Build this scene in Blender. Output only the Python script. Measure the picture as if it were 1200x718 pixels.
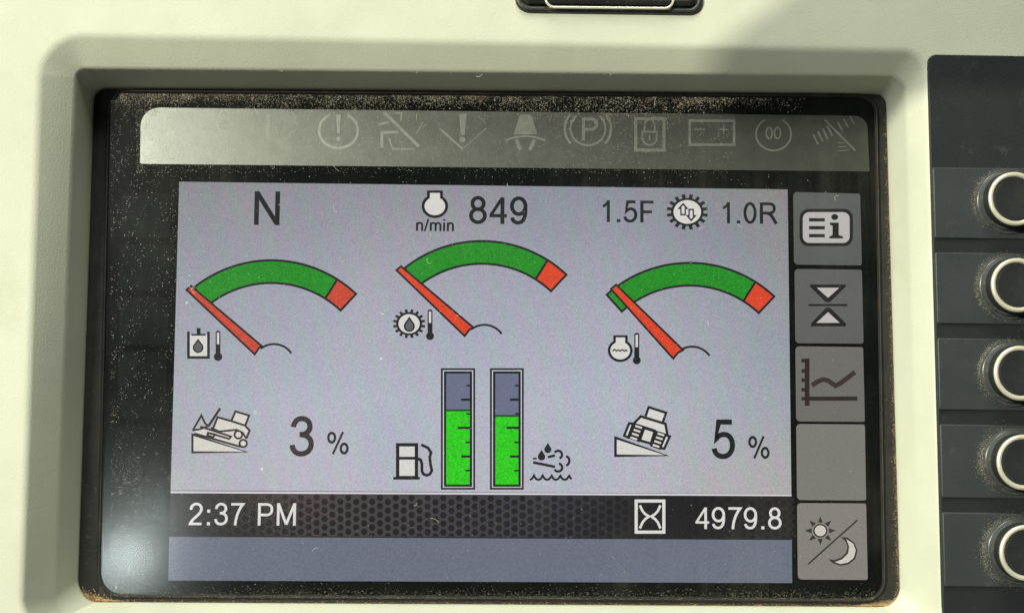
import bpy, bmesh, math, random
import numpy as np
from mathutils import Vector, Matrix

random.seed(7)
scene = bpy.context.scene
for _o in list(bpy.data.objects):
    bpy.data.objects.remove(_o)
COL = scene.collection

# ------------------------------------------------------------------ frame of reference
# Panel coordinates in millimetres: u right, v up, w out of the panel (towards the viewer); w = 0 is the LCD plane.
# World: X = u, Y = -w, Z = v, in metres.
ROT = np.array([[0.9996759981197886, 0.007459035690294792, 0.024336424753346474],
                [-0.009234252505286056, 0.9972400822697426, 0.07366781451424764],
                [-0.02371976736549085, -0.07386867469508226, 0.9969858532270751]])
TR = np.array([-6.328063472600093, -16.726099422820525, -248.60097410125496])
FOC = 1300.0
CAM = -ROT.T @ TR


def P(x, y, w=0.0):
    """photo pixel -> (u, v, w) on the plane at height w"""
    d = ROT.T @ np.array([(x - 600.0) / FOC, (359.0 - y) / FOC, -1.0])
    t = (w - CAM[2]) / d[2]
    q = CAM + t * d
    return (float(q[0]), float(q[1]), float(w))


def W3(q):
    return Vector((q[0] * 1e-3, -q[2] * 1e-3, q[1] * 1e-3))


# ------------------------------------------------------------------ camera
cd = bpy.data.cameras.new('camera')
cam = bpy.data.objects.new('camera', cd)
COL.objects.link(cam)
cd.sensor_fit = 'HORIZONTAL'
cd.sensor_width = 36.0
cd.lens = FOC / 1200.0 * 36.0
cd.clip_start = 0.005
cd.clip_end = 20.0
A3 = np.array([[1, 0, 0], [0, 0, -1], [0, 1, 0]], float)
RW = A3 @ ROT.T
M = Matrix(RW.tolist()).to_4x4()
M.translation = W3(CAM)
cam.matrix_world = M
cd.dof.use_dof = True
cd.dof.focus_distance = 0.2475
cd.dof.aperture_fstop = 13.0
scene.camera = cam

# ------------------------------------------------------------------ light
world = bpy.data.worlds.new('World')
scene.world = world
world.use_nodes = True
bg = world.node_tree.nodes['Background']
bg.inputs[0].default_value = (0.92, 1.0, 0.95, 1)
bg.inputs[1].default_value = 0.035

SUN_DIR = np.array([-0.95, 0.32, 1.0])
SUN_DIR = SUN_DIR / np.linalg.norm(SUN_DIR)
SUN_POS = SUN_DIR * 4000.0


def area(name, pos, target, size, power, color):
    l = bpy.data.lights.new(name, 'AREA')
    l.shape = 'DISK'
    l.size = size
    l.energy = power
    l.color = color
    o = bpy.data.objects.new(name, l)
    COL.objects.link(o)
    o.location = W3(pos)
    d = W3(target) - W3(pos)
    o.rotation_euler = d.to_track_quat('-Z', 'Y').to_euler()
    return o


area('sunlight_lamp', SUN_POS, (0, 0, 0), 0.032, 184.0, (1.0, 0.975, 0.76))
# soft fill from above, added to brighten the shaded console
area('upper_fill_lamp', np.array([-0.10, 2.0, 1.0]) / 2.24 * 1000.0, (0, 0, 0), 0.5, 11.0, (0.97, 1.0, 0.86))
# added side fill, placed so its sheen fades across the indicator strip


def mirrored(px, py, dist, w=1.3):
    g = np.array(P(px, py, w))
    v = CAM - g
    m = np.array([-v[0], -v[1], v[2]])
    return g, g + m / np.linalg.norm(m) * dist


g0, lp0 = mirrored(-215, 110, 2000.0)
area('side_fill_lamp', lp0, g0, 0.40, 26.5, (0.98, 1.0, 0.88))
# added lamps mirrored as glints; the warm one stands in for reflected hands
for gx, gy, gs, gp, gc in ((146, 655, 0.026, 0.085, (0.86, 1.0, 0.97)), (188, 597, 0.010, 0.010, (0.86, 1.0, 0.97)), (150, 560, 0.008, 0.004, (0.86, 1.0, 0.97)), (318, 520, 0.080, 0.022, (1.0, 0.66, 0.55))):
    g0, lp0 = mirrored(gx, gy, 420.0)
    area('added_glint_lamp', lp0, g0, gs, gp, gc)

scene.view_settings.view_transform = 'Standard'
scene.view_settings.look = 'None'
scene.view_settings.exposure = 0.0
scene.view_settings.gamma = 1.0
scene.view_settings.use_curve_mapping = False


# ------------------------------------------------------------------ materials
def lin(c):
    r = []
    for v in c:
        v = v / 255.0
        r.append(v / 12.92 if v <= 0.04045 else ((v + 0.055) / 1.055) ** 2.4)
    return (r[0], r[1], r[2], 1.0)


def newmat(name):
    m = bpy.data.materials.new(name)
    m.use_nodes = True
    nt = m.node_tree
    nt.nodes.clear()
    out = nt.nodes.new('ShaderNodeOutputMaterial')
    return m, nt, out


def nd(nt, t, **kw):
    n = nt.nodes.new(t)
    for k, v in kw.items():
        if isinstance(v, tuple) and k.startswith('i_'):
            n.inputs[k[2:].replace('_', ' ')].default_value = v
        elif k.startswith('i_'):
            n.inputs[k[2:].replace('_', ' ')].default_value = v
        else:
            setattr(n, k, v)
    return n


def noise(nt, scale, detail=3.0, rough=0.6, stretch=None):
    tc = nt.nodes.new('ShaderNodeTexCoord')
    n = nt.nodes.new('ShaderNodeTexNoise')
    n.inputs['Scale'].default_value = scale
    n.inputs['Detail'].default_value = detail
    n.inputs['Roughness'].default_value = rough
    if stretch:
        mp = nt.nodes.new('ShaderNodeMapping')
        mp.inputs['Scale'].default_value = stretch
        nt.links.new(tc.outputs['Object'], mp.inputs['Vector'])
        nt.links.new(mp.outputs['Vector'], n.inputs['Vector'])
    else:
        nt.links.new(tc.outputs['Object'], n.inputs['Vector'])
    return n


def ramp(nt, src, stops):
    r = nt.nodes.new('ShaderNodeValToRGB')
    e = r.color_ramp.elements
    while len(e) < len(stops):
        e.new(0.5)
    for el, (p, c) in zip(e, stops):
        el.position = p
        el.color = c
    nt.links.new(src, r.inputs['Fac'])
    return r


def surf(name, c0, c1, scale, rough, spec=0.5, bump_scale=None, bump=0.1, bdist=0.0002, dirt=None, rough_var=0.0, coat=0.0, metal=0.0):
    """a plain solid surface: two close tones mixed by noise, fine relief, optional dust patches"""
    m, nt, out = newmat(name)
    b = nt.nodes.new('ShaderNodeBsdfPrincipled')
    nt.links.new(b.outputs[0], out.inputs[0])
    n = noise(nt, scale, 4.0, 0.65)
    r = ramp(nt, n.outputs['Fac'], [(0.35, (*c0, 1)), (0.65, (*c1, 1))])
    col = r.outputs['Color']
    if dirt:
        dc, dscale, lo, hi = dirt
        n2 = noise(nt, dscale, 6.0, 0.7)
        r2 = ramp(nt, n2.outputs['Fac'], [(lo, (0, 0, 0, 1)), (hi, (1, 1, 1, 1))])
        mx = nt.nodes.new('ShaderNodeMix')
        mx.data_type = 'RGBA'
        nt.links.new(r2.outputs['Color'], mx.inputs['Factor'])
        nt.links.new(col, mx.inputs['A'])
        mx.inputs['B'].default_value = (*dc, 1)
        col = mx.outputs['Result']
    nt.links.new(col, b.inputs['Base Color'])
    b.inputs['Roughness'].default_value = rough
    b.inputs['Specular IOR Level'].default_value = spec
    b.inputs['Metallic'].default_value = metal
    if coat:
        b.inputs['Coat Weight'].default_value = coat
    if rough_var:
        mr = nt.nodes.new('ShaderNodeMapRange')
        mr.inputs['To Min'].default_value = rough - rough_var
        mr.inputs['To Max'].default_value = rough + rough_var
        nt.links.new(n.outputs['Fac'], mr.inputs['Value'])
        nt.links.new(mr.outputs['Result'], b.inputs['Roughness'])
    if bump_scale:
        nb = noise(nt, bump_scale, 2.0, 0.6)
        bp = nt.nodes.new('ShaderNodeBump')
        bp.inputs['Strength'].default_value = bump
        bp.inputs['Distance'].default_value = bdist
        nt.links.new(nb.outputs['Fac'], bp.inputs['Height'])
        nt.links.new(bp.outputs['Normal'], b.inputs['Normal'])
    return m


_screen = {}


def screen(c, grain=0.10):
    """a colour shown on the lit LCD: emission with pixel grain and the panel's faint uneven colour"""
    key = (tuple(c), grain)
    if key in _screen:
        return _screen[key]
    m, nt, out = newmat('screen_colour_%d_%d_%d' % tuple(c))
    b = nt.nodes.new('ShaderNodeBsdfPrincipled')
    b.inputs['Base Color'].default_value = (0.006, 0.006, 0.007, 1)
    b.inputs['Roughness'].default_value = 0.6
    b.inputs['Specular IOR Level'].default_value = 0.03
    n = noise(nt, 2600.0, 2.0, 0.7)
    mr = nt.nodes.new('ShaderNodeMapRange')
    mr.inputs['From Min'].default_value = 0.3
    mr.inputs['From Max'].default_value = 0.7
    mr.inputs['To Min'].default_value = 1.0 - grain
    mr.inputs['To Max'].default_value = 1.0 + grain
    nt.links.new(n.outputs['Fac'], mr.inputs['Value'])
    b.inputs['Emission Color'].default_value = lin(c)
    nt.links.new(mr.outputs['Result'], b.inputs['Emission Strength'])
    nt.links.new(b.outputs[0], out.inputs[0])
    _screen[key] = m
    return m


def screen_background():
    m, nt, out = newmat('screen_background')
    b = nt.nodes.new('ShaderNodeBsdfPrincipled')
    b.inputs['Base Color'].default_value = (0.006, 0.006, 0.007, 1)
    b.inputs['Roughness'].default_value = 0.6
    b.inputs['Specular IOR Level'].default_value = 0.03
    # panel tone: slightly darker at the top, lighter low down (viewing angle of the panel), on its own coordinates
    tc = nt.nodes.new('ShaderNodeTexCoord')
    sp = nt.nodes.new('ShaderNodeSeparateXYZ')
    nt.links.new(tc.outputs['Generated'], sp.inputs[0])
    r = ramp(nt, sp.outputs['Z'], [(0.0, lin((184, 184, 194))), (0.30, lin((176, 181, 195))), (0.62, lin((164, 167, 181))), (0.86, lin((150, 152, 162))), (1.0, lin((142, 144, 152)))])
    rx = ramp(nt, sp.outputs['X'], [(0.0, (0.90, 0.90, 0.87, 1)), (0.28, (1, 1, 1, 1)), (0.72, (1, 1, 1, 1)), (1.0, (0.84, 0.83, 0.74, 1))])
    mx0 = nt.nodes.new('ShaderNodeMix')
    mx0.data_type = 'RGBA'
    mx0.blend_type = 'MULTIPLY'
    mx0.inputs['Factor'].default_value = 1.0
    nt.links.new(r.outputs['Color'], mx0.inputs['A'])
    nt.links.new(rx.outputs['Color'], mx0.inputs['B'])
    # soft colour blotches and slanting moire of the pixel grid
    n = noise(nt, 38.0, 3.0, 0.55, (1.0, 1.0, 0.55))
    r2 = ramp(nt, n.outputs['Color'], [(0.30, (0.90, 0.95, 1.02, 1)), (0.5, (1, 1, 1, 1)), (0.68, (1.09, 1.02, 0.99, 1))])
    mx = nt.nodes.new('ShaderNodeMix')
    mx.data_type = 'RGBA'
    mx.blend_type = 'MULTIPLY'
    mx.inputs['Factor'].default_value = 1.0
    nt.links.new(mx0.outputs['Result'], mx.inputs['A'])
    nt.links.new(r2.outputs['Color'], mx.inputs['B'])
    mp = nt.nodes.new('ShaderNodeMapping')
    mp.inputs['Rotation'].default_value = (0, 0.32, 0)
    nt.links.new(tc.outputs['Object'], mp.inputs['Vector'])
    wv = nt.nodes.new('ShaderNodeTexWave')
    wv.bands_direction = 'X'
    wv.inputs['Scale'].default_value = 62.0
    wv.inputs['Distortion'].default_value = 2.2
    wv.inputs['Detail'].default_value = 1.0
    wv.inputs['Detail Scale'].default_value = 0.6
    nt.links.new(mp.outputs['Vector'], wv.inputs['Vector'])
    r3 = ramp(nt, wv.outputs['Fac'], [(0.0, (1.03, 0.975, 1.03, 1)), (0.5, (1, 1, 1, 1)), (1.0, (0.97, 1.03, 0.995, 1))])
    mx2 = nt.nodes.new('ShaderNodeMix')
    mx2.data_type = 'RGBA'
    mx2.blend_type = 'MULTIPLY'
    mx2.inputs['Factor'].default_value = 1.0
    nt.links.new(mx.outputs['Result'], mx2.inputs['A'])
    nt.links.new(r3.outputs['Color'], mx2.inputs['B'])
    n3 = noise(nt, 4200.0, 2.0, 0.7)
    mr = nt.nodes.new('ShaderNodeMapRange')
    mr.inputs['From Min'].default_value = 0.3
    mr.inputs['From Max'].default_value = 0.7
    mr.inputs['To Min'].default_value = 0.82
    mr.inputs['To Max'].default_value = 1.18
    nt.links.new(n3.outputs['Fac'], mr.inputs['Value'])
    n4 = noise(nt, 3600.0, 2.0, 0.8)
    r4 = nt.nodes.new('ShaderNodeMix')
    r4.data_type = 'RGBA'
    r4.blend_type = 'OVERLAY'
    r4.inputs['Factor'].default_value = 0.22
    nt.links.new(mx2.outputs['Result'], r4.inputs['A'])
    nt.links.new(n4.outputs['Color'], r4.inputs['B'])
    nt.links.new(r4.outputs['Result'], b.inputs['Emission Color'])
    nt.links.new(mr.outputs['Result'], b.inputs['Emission Strength'])
    nt.links.new(b.outputs[0], out.inputs[0])
    return m


def status_bar_material():
    m, nt, out = newmat('screen_status_bar')
    b = nt.nodes.new('ShaderNodeBsdfPrincipled')
    b.inputs['Base Color'].default_value = (0.006, 0.006, 0.007, 1)
    b.inputs['Roughness'].default_value = 0.6
    b.inputs['Specular IOR Level'].default_value = 0.03
    tc = nt.nodes.new('ShaderNodeTexCoord')
    sp = nt.nodes.new('ShaderNodeSeparateXYZ')
    nt.links.new(tc.outputs['Generated'], sp.inputs[0])
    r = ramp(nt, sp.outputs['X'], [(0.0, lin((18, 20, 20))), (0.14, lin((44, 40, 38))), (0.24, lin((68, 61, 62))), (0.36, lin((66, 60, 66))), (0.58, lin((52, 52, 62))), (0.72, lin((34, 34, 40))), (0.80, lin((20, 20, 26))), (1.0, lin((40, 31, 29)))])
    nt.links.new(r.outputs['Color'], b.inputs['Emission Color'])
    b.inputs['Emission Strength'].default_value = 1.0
    nt.links.new(b.outputs[0], out.inputs[0])
    return m


def glass_material():
    m, nt, out = newmat('cover_glass')
    tr = nt.nodes.new('ShaderNodeBsdfTransparent')
    gl = nt.nodes.new('ShaderNodeBsdfGlossy')
    gl.inputs['Roughness'].default_value = 0.27
    n = noise(nt, 60.0, 5.0, 0.7)
    mr = nt.nodes.new('ShaderNodeMapRange')
    mr.inputs['To Min'].default_value = 0.13
    mr.inputs['To Max'].default_value = 0.19
    nt.links.new(n.outputs['Fac'], mr.inputs['Value'])
    nt.links.new(mr.outputs['Result'], gl.inputs['Roughness'])
    lw = nt.nodes.new('ShaderNodeLayerWeight')
    lw.inputs['Blend'].default_value = 0.35
    pw = nt.nodes.new('ShaderNodeMath')
    pw.operation = 'POWER'
    pw.inputs[1].default_value = 4.0
    nt.links.new(lw.outputs['Facing'], pw.inputs[0])
    ml = nt.nodes.new('ShaderNodeMath')
    ml.operation = 'MULTIPLY_ADD'
    ml.inputs[1].default_value = 0.6
    ml.inputs[2].default_value = 0.025
    nt.links.new(pw.outputs[0], ml.inputs[0])
    mx = nt.nodes.new('ShaderNodeMixShader')
    nt.links.new(ml.outputs[0], mx.inputs[0])
    nt.links.new(tr.outputs[0], mx.inputs[1])
    nt.links.new(gl.outputs[0], mx.inputs[2])
    # thin film of dried dust on the pane
    df = nt.nodes.new('ShaderNodeBsdfDiffuse')
    df.inputs['Color'].default_value = (0.55, 0.53, 0.46, 1)
    n2 = noise(nt, 1500.0, 2.0, 0.8)
    n3 = noise(nt, 28.0, 3.0, 0.6)
    mm = nt.nodes.new('ShaderNodeMath')
    mm.operation = 'MULTIPLY'
    nt.links.new(n2.outputs['Fac'], mm.inputs[0])
    nt.links.new(n3.outputs['Fac'], mm.inputs[1])
    r = ramp(nt, mm.outputs[0], [(0.18, (0.0, 0.0, 0.0, 1)), (0.50, (0.009, 0.009, 0.009, 1))])
    tcs = nt.nodes.new('ShaderNodeTexCoord')
    mps = nt.nodes.new('ShaderNodeMapping')
    mps.inputs['Rotation'].default_value = (0, 0.5, 0)
    mps.inputs['Scale'].default_value = (1.0, 1.0, 0.07)
    nt.links.new(tcs.outputs['Object'], mps.inputs['Vector'])
    ns = nt.nodes.new('ShaderNodeTexNoise')
    ns.inputs['Scale'].default_value = 420.0
    ns.inputs['Detail'].default_value = 4.0
    ns.inputs['Roughness'].default_value = 0.7
    nt.links.new(mps.outputs['Vector'], ns.inputs['Vector'])
    ms = nt.nodes.new('ShaderNodeMath')
    ms.operation = 'MULTIPLY'
    nt.links.new(ns.outputs['Fac'], ms.inputs[0])
    nt.links.new(n3.outputs['Fac'], ms.inputs[1])
    rs = ramp(nt, ms.outputs[0], [(0.26, (0, 0, 0, 1)), (0.44, (0.009, 0.009, 0.009, 1))])
    ad = nt.nodes.new('ShaderNodeMath')
    ad.operation = 'ADD'
    nt.links.new(r.outputs['Color'], ad.inputs[0])
    nt.links.new(rs.outputs['Color'], ad.inputs[1])
    mx2 = nt.nodes.new('ShaderNodeMixShader')
    nt.links.new(ad.outputs[0], mx2.inputs[0])
    nt.links.new(mx.outputs[0], mx2.inputs[1])
    nt.links.new(df.outputs[0], mx2.inputs[2])
    nt.links.new(mx2.outputs[0], out.inputs[0])
    return m


MAT = {}
MAT['plastic'] = surf('cream_plastic', (0.425, 0.437, 0.357), (0.465, 0.477, 0.391), 45.0, 0.6, 0.2, 2600.0, 0.42, 0.00012, dirt=((0.38, 0.37, 0.28), 30.0, 0.60, 0.85))
MAT['bezel'] = surf('black_rubber_bezel', (0.010, 0.010, 0.010), (0.020, 0.019, 0.017), 200.0, 0.65, 0.3, 1800.0, 0.3, dirt=((0.10, 0.075, 0.05), 700.0, 0.60, 0.75))
MAT['body'] = surf('black_printed_mask', (0.0022, 0.0028, 0.0026), (0.0036, 0.0045, 0.004), 120.0, 0.5, 0.0)
MAT['strip'] = surf('smoked_indicator_film', (0.19, 0.199, 0.18), (0.228, 0.238, 0.216), 300.0, 0.375, 0.5, 5200.0, 0.16, 0.00012, metal=0.95)
MAT['strip_icon'] = surf('indicator_print', (0.27, 0.283, 0.258), (0.335, 0.348, 0.318), 900.0, 0.40, 0.5, 5200.0, 0.16, 0.00012, metal=0.8)
MAT['left_key'] = surf('unlit_key_print', (0.0035, 0.0046, 0.0046), (0.0055, 0.0068, 0.0066), 200.0, 0.5, 0.01)
MAT['keypad'] = surf('charcoal_keypad', (0.0095, 0.0125, 0.0145), (0.013, 0.016, 0.018), 90.0, 0.55, 0.35, 2200.0, 0.2, dirt=((0.040, 0.042, 0.039), 160.0, 0.58, 0.80))
MAT['keyband'] = surf('slate_key_band', (0.0225, 0.028, 0.031), (0.0285, 0.034, 0.0365), 90.0, 0.5, 0.4, 2200.0, 0.2, dirt=((0.062, 0.060, 0.052), 200.0, 0.60, 0.80))
MAT['button'] = surf('black_button_rubber', (0.012, 0.014, 0.015), (0.018, 0.020, 0.021), 200.0, 0.45, 0.45, 1500.0, 0.15, dirt=((0.05, 0.046, 0.036), 900.0, 0.60, 0.80))
MAT['collar'] = surf('grey_button_collar', (0.035, 0.040, 0.041), (0.055, 0.060, 0.060), 300.0, 0.30, 0.6, dirt=((0.12, 0.105, 0.075), 700.0, 0.56, 0.75))
MAT['ring'] = surf('cream_light_ring', (0.60, 0.575, 0.46), (0.68, 0.655, 0.54), 400.0, 0.25, 0.6, metal=0.4)
MAT['switch'] = surf('dark_switch_plastic', (0.014, 0.016, 0.015), (0.022, 0.024, 0.022), 200.0, 0.42, 0.5, 1500.0, 0.3, dirt=((0.085, 0.075, 0.055), 900.0, 0.55, 0.75))
MAT['caster'] = surf('black_caster_surface', (0.02, 0.02, 0.02), (0.03, 0.03, 0.03), 60.0, 0.8, 0.2)  # surface of the added unseen shadow caster
MAT['dust'] = surf('tan_dust', (0.27, 0.225, 0.165), (0.54, 0.475, 0.37), 1800.0, 0.9, 0.1)
MAT['pale_dust'] = surf('pale_dust', (0.48, 0.46, 0.40), (0.80, 0.78, 0.70), 1800.0, 0.9, 0.1)
MAT['soil'] = surf('brown_soil_dust', (0.33, 0.22, 0.11), (0.60, 0.43, 0.24), 900.0, 0.95, 0.1, 1600.0, 0.6)
MAT['glass'] = glass_material()
MAT['lcd_bg'] = screen_background()
MAT['status'] = status_bar_material()


# ------------------------------------------------------------------ object helpers
def link(o, parent=None):
    COL.objects.link(o)
    if parent is not None:
        o.parent = parent
    return o


ROOT = {}


def thing(name, base, label, cat, group=None):
    o = bpy.data.objects.new(name, None)
    o.empty_display_size = 0.01
    link(o)
    o.location = W3(base)
    o['label'] = label
    o['category'] = cat
    if group:
        o['group'] = group
    ROOT[o.name] = W3(base)
    return o


def root_loc(parent):
    while parent is not None and parent.parent is not None:
        parent = parent.parent
    return ROOT.get(parent.name, Vector((0, 0, 0))) if parent is not None else Vector((0, 0, 0))


def mesh_obj(name, verts, faces, mats, parent=None, idx=None, smooth=False):
    """verts in panel millimetres"""
    off = root_loc(parent)
    me = bpy.data.meshes.new(name)
    me.from_pydata([tuple(W3(v) - off) for v in verts], [], faces)
    for m in (mats if isinstance(mats, (list, tuple)) else [mats]):
        me.materials.append(m)
    if idx:
        me.polygons.foreach_set('material_index', idx)
    if smooth:
        me.polygons.foreach_set('use_smooth', [True] * len(me.polygons))
    me.update()
    o = bpy.data.objects.new(name, me)
    link(o, parent)
    return o


def rounded_loop(quad, radii, w, n=10):
    """quad: TL, TR, BR, BL photo pixels, unprojected to plane w; rounded corners (mm); returns (u, v, w) points"""
    c = [np.array(P(x, y, w)[:2]) for x, y in quad]
    return round_quad(c, radii, w, n)


def round_quad(c, radii, w, n=10):
    pts = []
    c = [np.array(p, float) for p in c]
    for i in range(4):
        p, a, b = c[i], c[i - 1], c[(i + 1) % 4]
        r = radii[i]
        d0 = (a - p) / np.linalg.norm(a - p)
        d1 = (b - p) / np.linalg.norm(b - p)
        ang = math.acos(max(-1, min(1, float(d0 @ d1))))
        t = r / math.tan(ang / 2)
        bis = d0 + d1
        bis /= np.linalg.norm(bis)
        cen = p + bis * (r / math.sin(ang / 2))
        s, e = p + d0 * t, p + d1 * t
        a0 = math.atan2(*(s - cen)[::-1])
        a1 = math.atan2(*(e - cen)[::-1])
        da = (a1 - a0 + math.pi) % (2 * math.pi) - math.pi
        for k in range(n + 1):
            q = a0 + da * k / n
            pts.append((cen[0] + r * math.cos(q), cen[1] + r * math.sin(q), w))
    return pts


def fillet_profile(poly, rad, n=6):
    """poly: list of 3-D points (np), rad: fillet radius per inner point; same number of points out for every section"""
    out = [poly[0]]
    for i in range(1, len(poly) - 1):
        p, a, b = poly[i], poly[i - 1], poly[i + 1]
        la, lb = np.linalg.norm(a - p), np.linalg.norm(b - p)
        t = min(rad[i], la * 0.48, lb * 0.48)
        s, e = p + (a - p) / la * t, p + (b - p) / lb * t
        for k in range(n + 1):
            q = k / n
            out.append((1 - q) ** 2 * s + 2 * q * (1 - q) * p + q * q * e)
    out.append(poly[-1])
    return out


def loft(name, loops, rads, mat, parent, n=6, flip=False, cap_first=False, cap_last=False):
    N = len(loops[0])
    verts, faces = [], []
    secs = []
    for i in range(N):
        secs.append(fillet_profile([np.array(l[i], float) for l in loops], rads, n))
    K = len(secs[0])
    for k in range(K):
        for i in range(N):
            verts.append(tuple(secs[i][k]))
    for k in range(K - 1):
        for i in range(N):
            j = (i + 1) % N
            f = (k * N + i, k * N + j, (k + 1) * N + j, (k + 1) * N + i)
            faces.append(f[::-1] if flip else f)
    if cap_last:
        f = tuple((K - 1) * N + i for i in range(N))
        faces.append(f[::-1] if flip else f)
    if cap_first:
        f = tuple(range(N))[::-1]
        faces.append(f[::-1] if flip else f)
    o = mesh_obj(name, verts, faces, mat, parent)
    bm = bmesh.new()
    bm.from_mesh(o.data)
    bmesh.ops.recalc_face_normals(bm, faces=bm.faces[:])
    for f in bm.faces:
        f.smooth = len(f.verts) <= 4
    for e in bm.edges:
        if len(e.link_faces) == 2 and (e.calc_face_angle(0) > math.radians(40) or any(len(f.verts) > 4 for f in e.link_faces)):
            e.smooth = False
    bm.to_mesh(o.data)
    bm.free()
    return o


def inset(loop, d, w):
    out = []
    n = len(loop)
    for i in range(n):
        a, b = np.array(loop[i - 1][:2]), np.array(loop[(i + 1) % n][:2])
        t = (b - a) / (np.linalg.norm(b - a) + 1e-12)
        nn = np.array([-t[1], t[0]])
        p = np.array(loop[i][:2])
        if (cen - p) @ nn < 0:
            nn = -nn
        q = p + nn * d
        out.append((q[0], q[1], w))
    return out


def px2mm(p, w=0.0):
    return p * (249.0 - w) / FOC


# ------------------------------------------------------------------ the display's sans-serif lettering: centre-line strokes, cap height 0..100, y down
def _arc(cx, cy, rx, ry, a0, a1, n=20):
    return [(cx + rx * math.cos(math.radians(a0 + (a1 - a0) * k / n)), cy - ry * math.sin(math.radians(a0 + (a1 - a0) * k / n))) for k in range(n + 1)]


def _bez(p0, p1, p2, p3, n=12):
    r = []
    for k in range(n + 1):
        t = k / n
        r.append(tuple((1 - t) ** 3 * a + 3 * t * (1 - t) ** 2 * b + 3 * t * t * (1 - t) * c + t ** 3 * d for a, b, c, d in zip(p0, p1, p2, p3)))
    return r


def _join(*parts):
    r = []
    for p in parts:
        for q in p:
            if not r or abs(q[0] - r[-1][0]) + abs(q[1] - r[-1][1]) > 0.3:
                r.append(q)
    return r


# character: (advance, [(centre line, closed, width)])
LET = {
    '0': (69, [(_arc(34, 50, 23, 44.5, 0, 354, 40), True, 12)]),
    '1': (69, [([(42, 100), (42, 0)], False, 12), (_bez((17, 29), (28, 24), (37, 15), (42, 3), 8), False, 11)]),
    '2': (69, [(_join(_bez((12, 31), (12, 16), (21, 5.5), (35, 5.5)), _bez((35, 5.5), (48, 5.5), (57, 15), (57, 27.5)), _bez((57, 27.5), (57, 52), (18, 68), (10, 94)), [(59, 94)]), False, 12)]),
    '3': (69, [(_join(_bez((12, 27), (14, 13), (22, 5.5), (33, 5.5)), _bez((33, 5.5), (45, 5.5), (54, 14), (54, 25)), _bez((54, 25), (54, 38), (45, 46), (28, 46))), False, 12),
               (_join(_bez((30, 46), (48, 46), (58, 56), (58, 70)), _bez((58, 70), (58, 84), (47, 94.5), (33, 94.5)), _bez((33, 94.5), (20, 94.5), (12, 87), (10, 72))), False, 12)]),
    '4': (69, [([(48, 100), (48, 2)], False, 12), ([(47, 5), (9, 68)], False, 10), ([(4, 70), (63, 70)], False, 11)]),
    '5': (69, [(_join([(57, 6), (22, 6), (15, 50)], _bez((15, 50), (21, 41), (28, 38), (36, 38)), _bez((36, 38), (50, 38), (58, 50), (58, 65)), _bez((58, 65), (58, 83), (47, 94.5), (33, 94.5)), _bez((33, 94.5), (20, 94.5), (12, 87), (10, 74))), False, 12)]),
    '7': (69, [(_join([(8, 6), (59, 6)], _bez((59, 6), (44, 24), (29, 58), (27, 100))), False, 12)]),
    '8': (69, [(_arc(34, 26.5, 19, 21, 0, 354, 36), True, 12), (_arc(34, 70.5, 23.5, 24, 0, 354, 36), True, 12)]),
    '9': (69, [(_arc(34, 34.5, 23, 29, 0, 354, 36), True, 12), (_join(_bez((57, 40), (58, 78), (49, 94.5), (32, 94.5)), _bez((32, 94.5), (22, 94.5), (14, 89), (12, 76))), False, 12)]),
    'N': (88, [([(16, 100), (16, 0)], False, 13), ([(72, 100), (72, 0)], False, 13), ([(17, 4), (71, 96)], False, 13)]),
    'F': (77, [([(16, 100), (16, 0)], False, 13), ([(16, 6), (68, 6)], False, 12), ([(16, 51), (61, 51)], False, 12)]),
    'P': (82, [([(16, 100), (16, 0)], False, 13), (_join([(16, 6), (46, 6)], _bez((46, 6), (64, 6), (70, 16), (70, 29)), _bez((70, 29), (70, 44), (62, 53), (46, 53)), [(16, 53)]), False, 12)]),
    'R': (92, [([(16, 100), (16, 0)], False, 13), (_join([(16, 6), (50, 6)], _bez((50, 6), (68, 6), (74, 15), (74, 27)), _bez((74, 27), (74, 42), (66, 50), (50, 50)), [(16, 50)]), False, 12), (_bez((46, 52), (60, 54), (66, 70), (83, 100)), False, 13)]),
    'M': (103, [([(16, 100), (16, 0)], False, 12.5), ([(87, 100), (87, 0)], False, 12.5), ([(17, 3), (51.5, 95)], False, 12), ([(86, 3), (51.5, 95)], False, 12)]),
    'n': (69, [([(15, 100), (15, 28)], False, 12), (_join(_bez((15, 58), (15, 40), (24, 33), (36, 33)), _bez((36, 33), (50, 33), (54, 42), (54, 56)), [(54, 100)]), False, 12)]),
    'm': (103, [([(15, 100), (15, 28)], False, 12), (_join(_bez((15, 58), (15, 40), (23, 33), (33, 33)), _bez((33, 33), (47, 33), (52, 42), (52, 56)), [(52, 100)]), False, 12), (_join(_bez((52, 58), (52, 40), (61, 33), (71, 33)), _bez((71, 33), (84, 33), (89, 42), (89, 56)), [(89, 100)]), False, 12)]),
    'i': (28, [([(14, 100), (14, 28)], False, 12), ([(14, 14), (14, 0)], False, 12)]),
    '%': (124, [(_arc(30, 26, 17, 21, 0, 350, 28), True, 11), (_arc(94, 74, 17, 21, 0, 350, 28), True, 11), ([(87, 0), (37, 100)], False, 10)]),
    ':': (40, [([(20, 100), (20, 86)], False, 14), ([(20, 44), (20, 30)], False, 14)]),
    '.': (36, [([(18, 100), (18, 86)], False, 14)]),
    '/': (36, [([(4, 102), (32, -2)], False, 10)]),
    ' ': (46, []),
}

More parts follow.
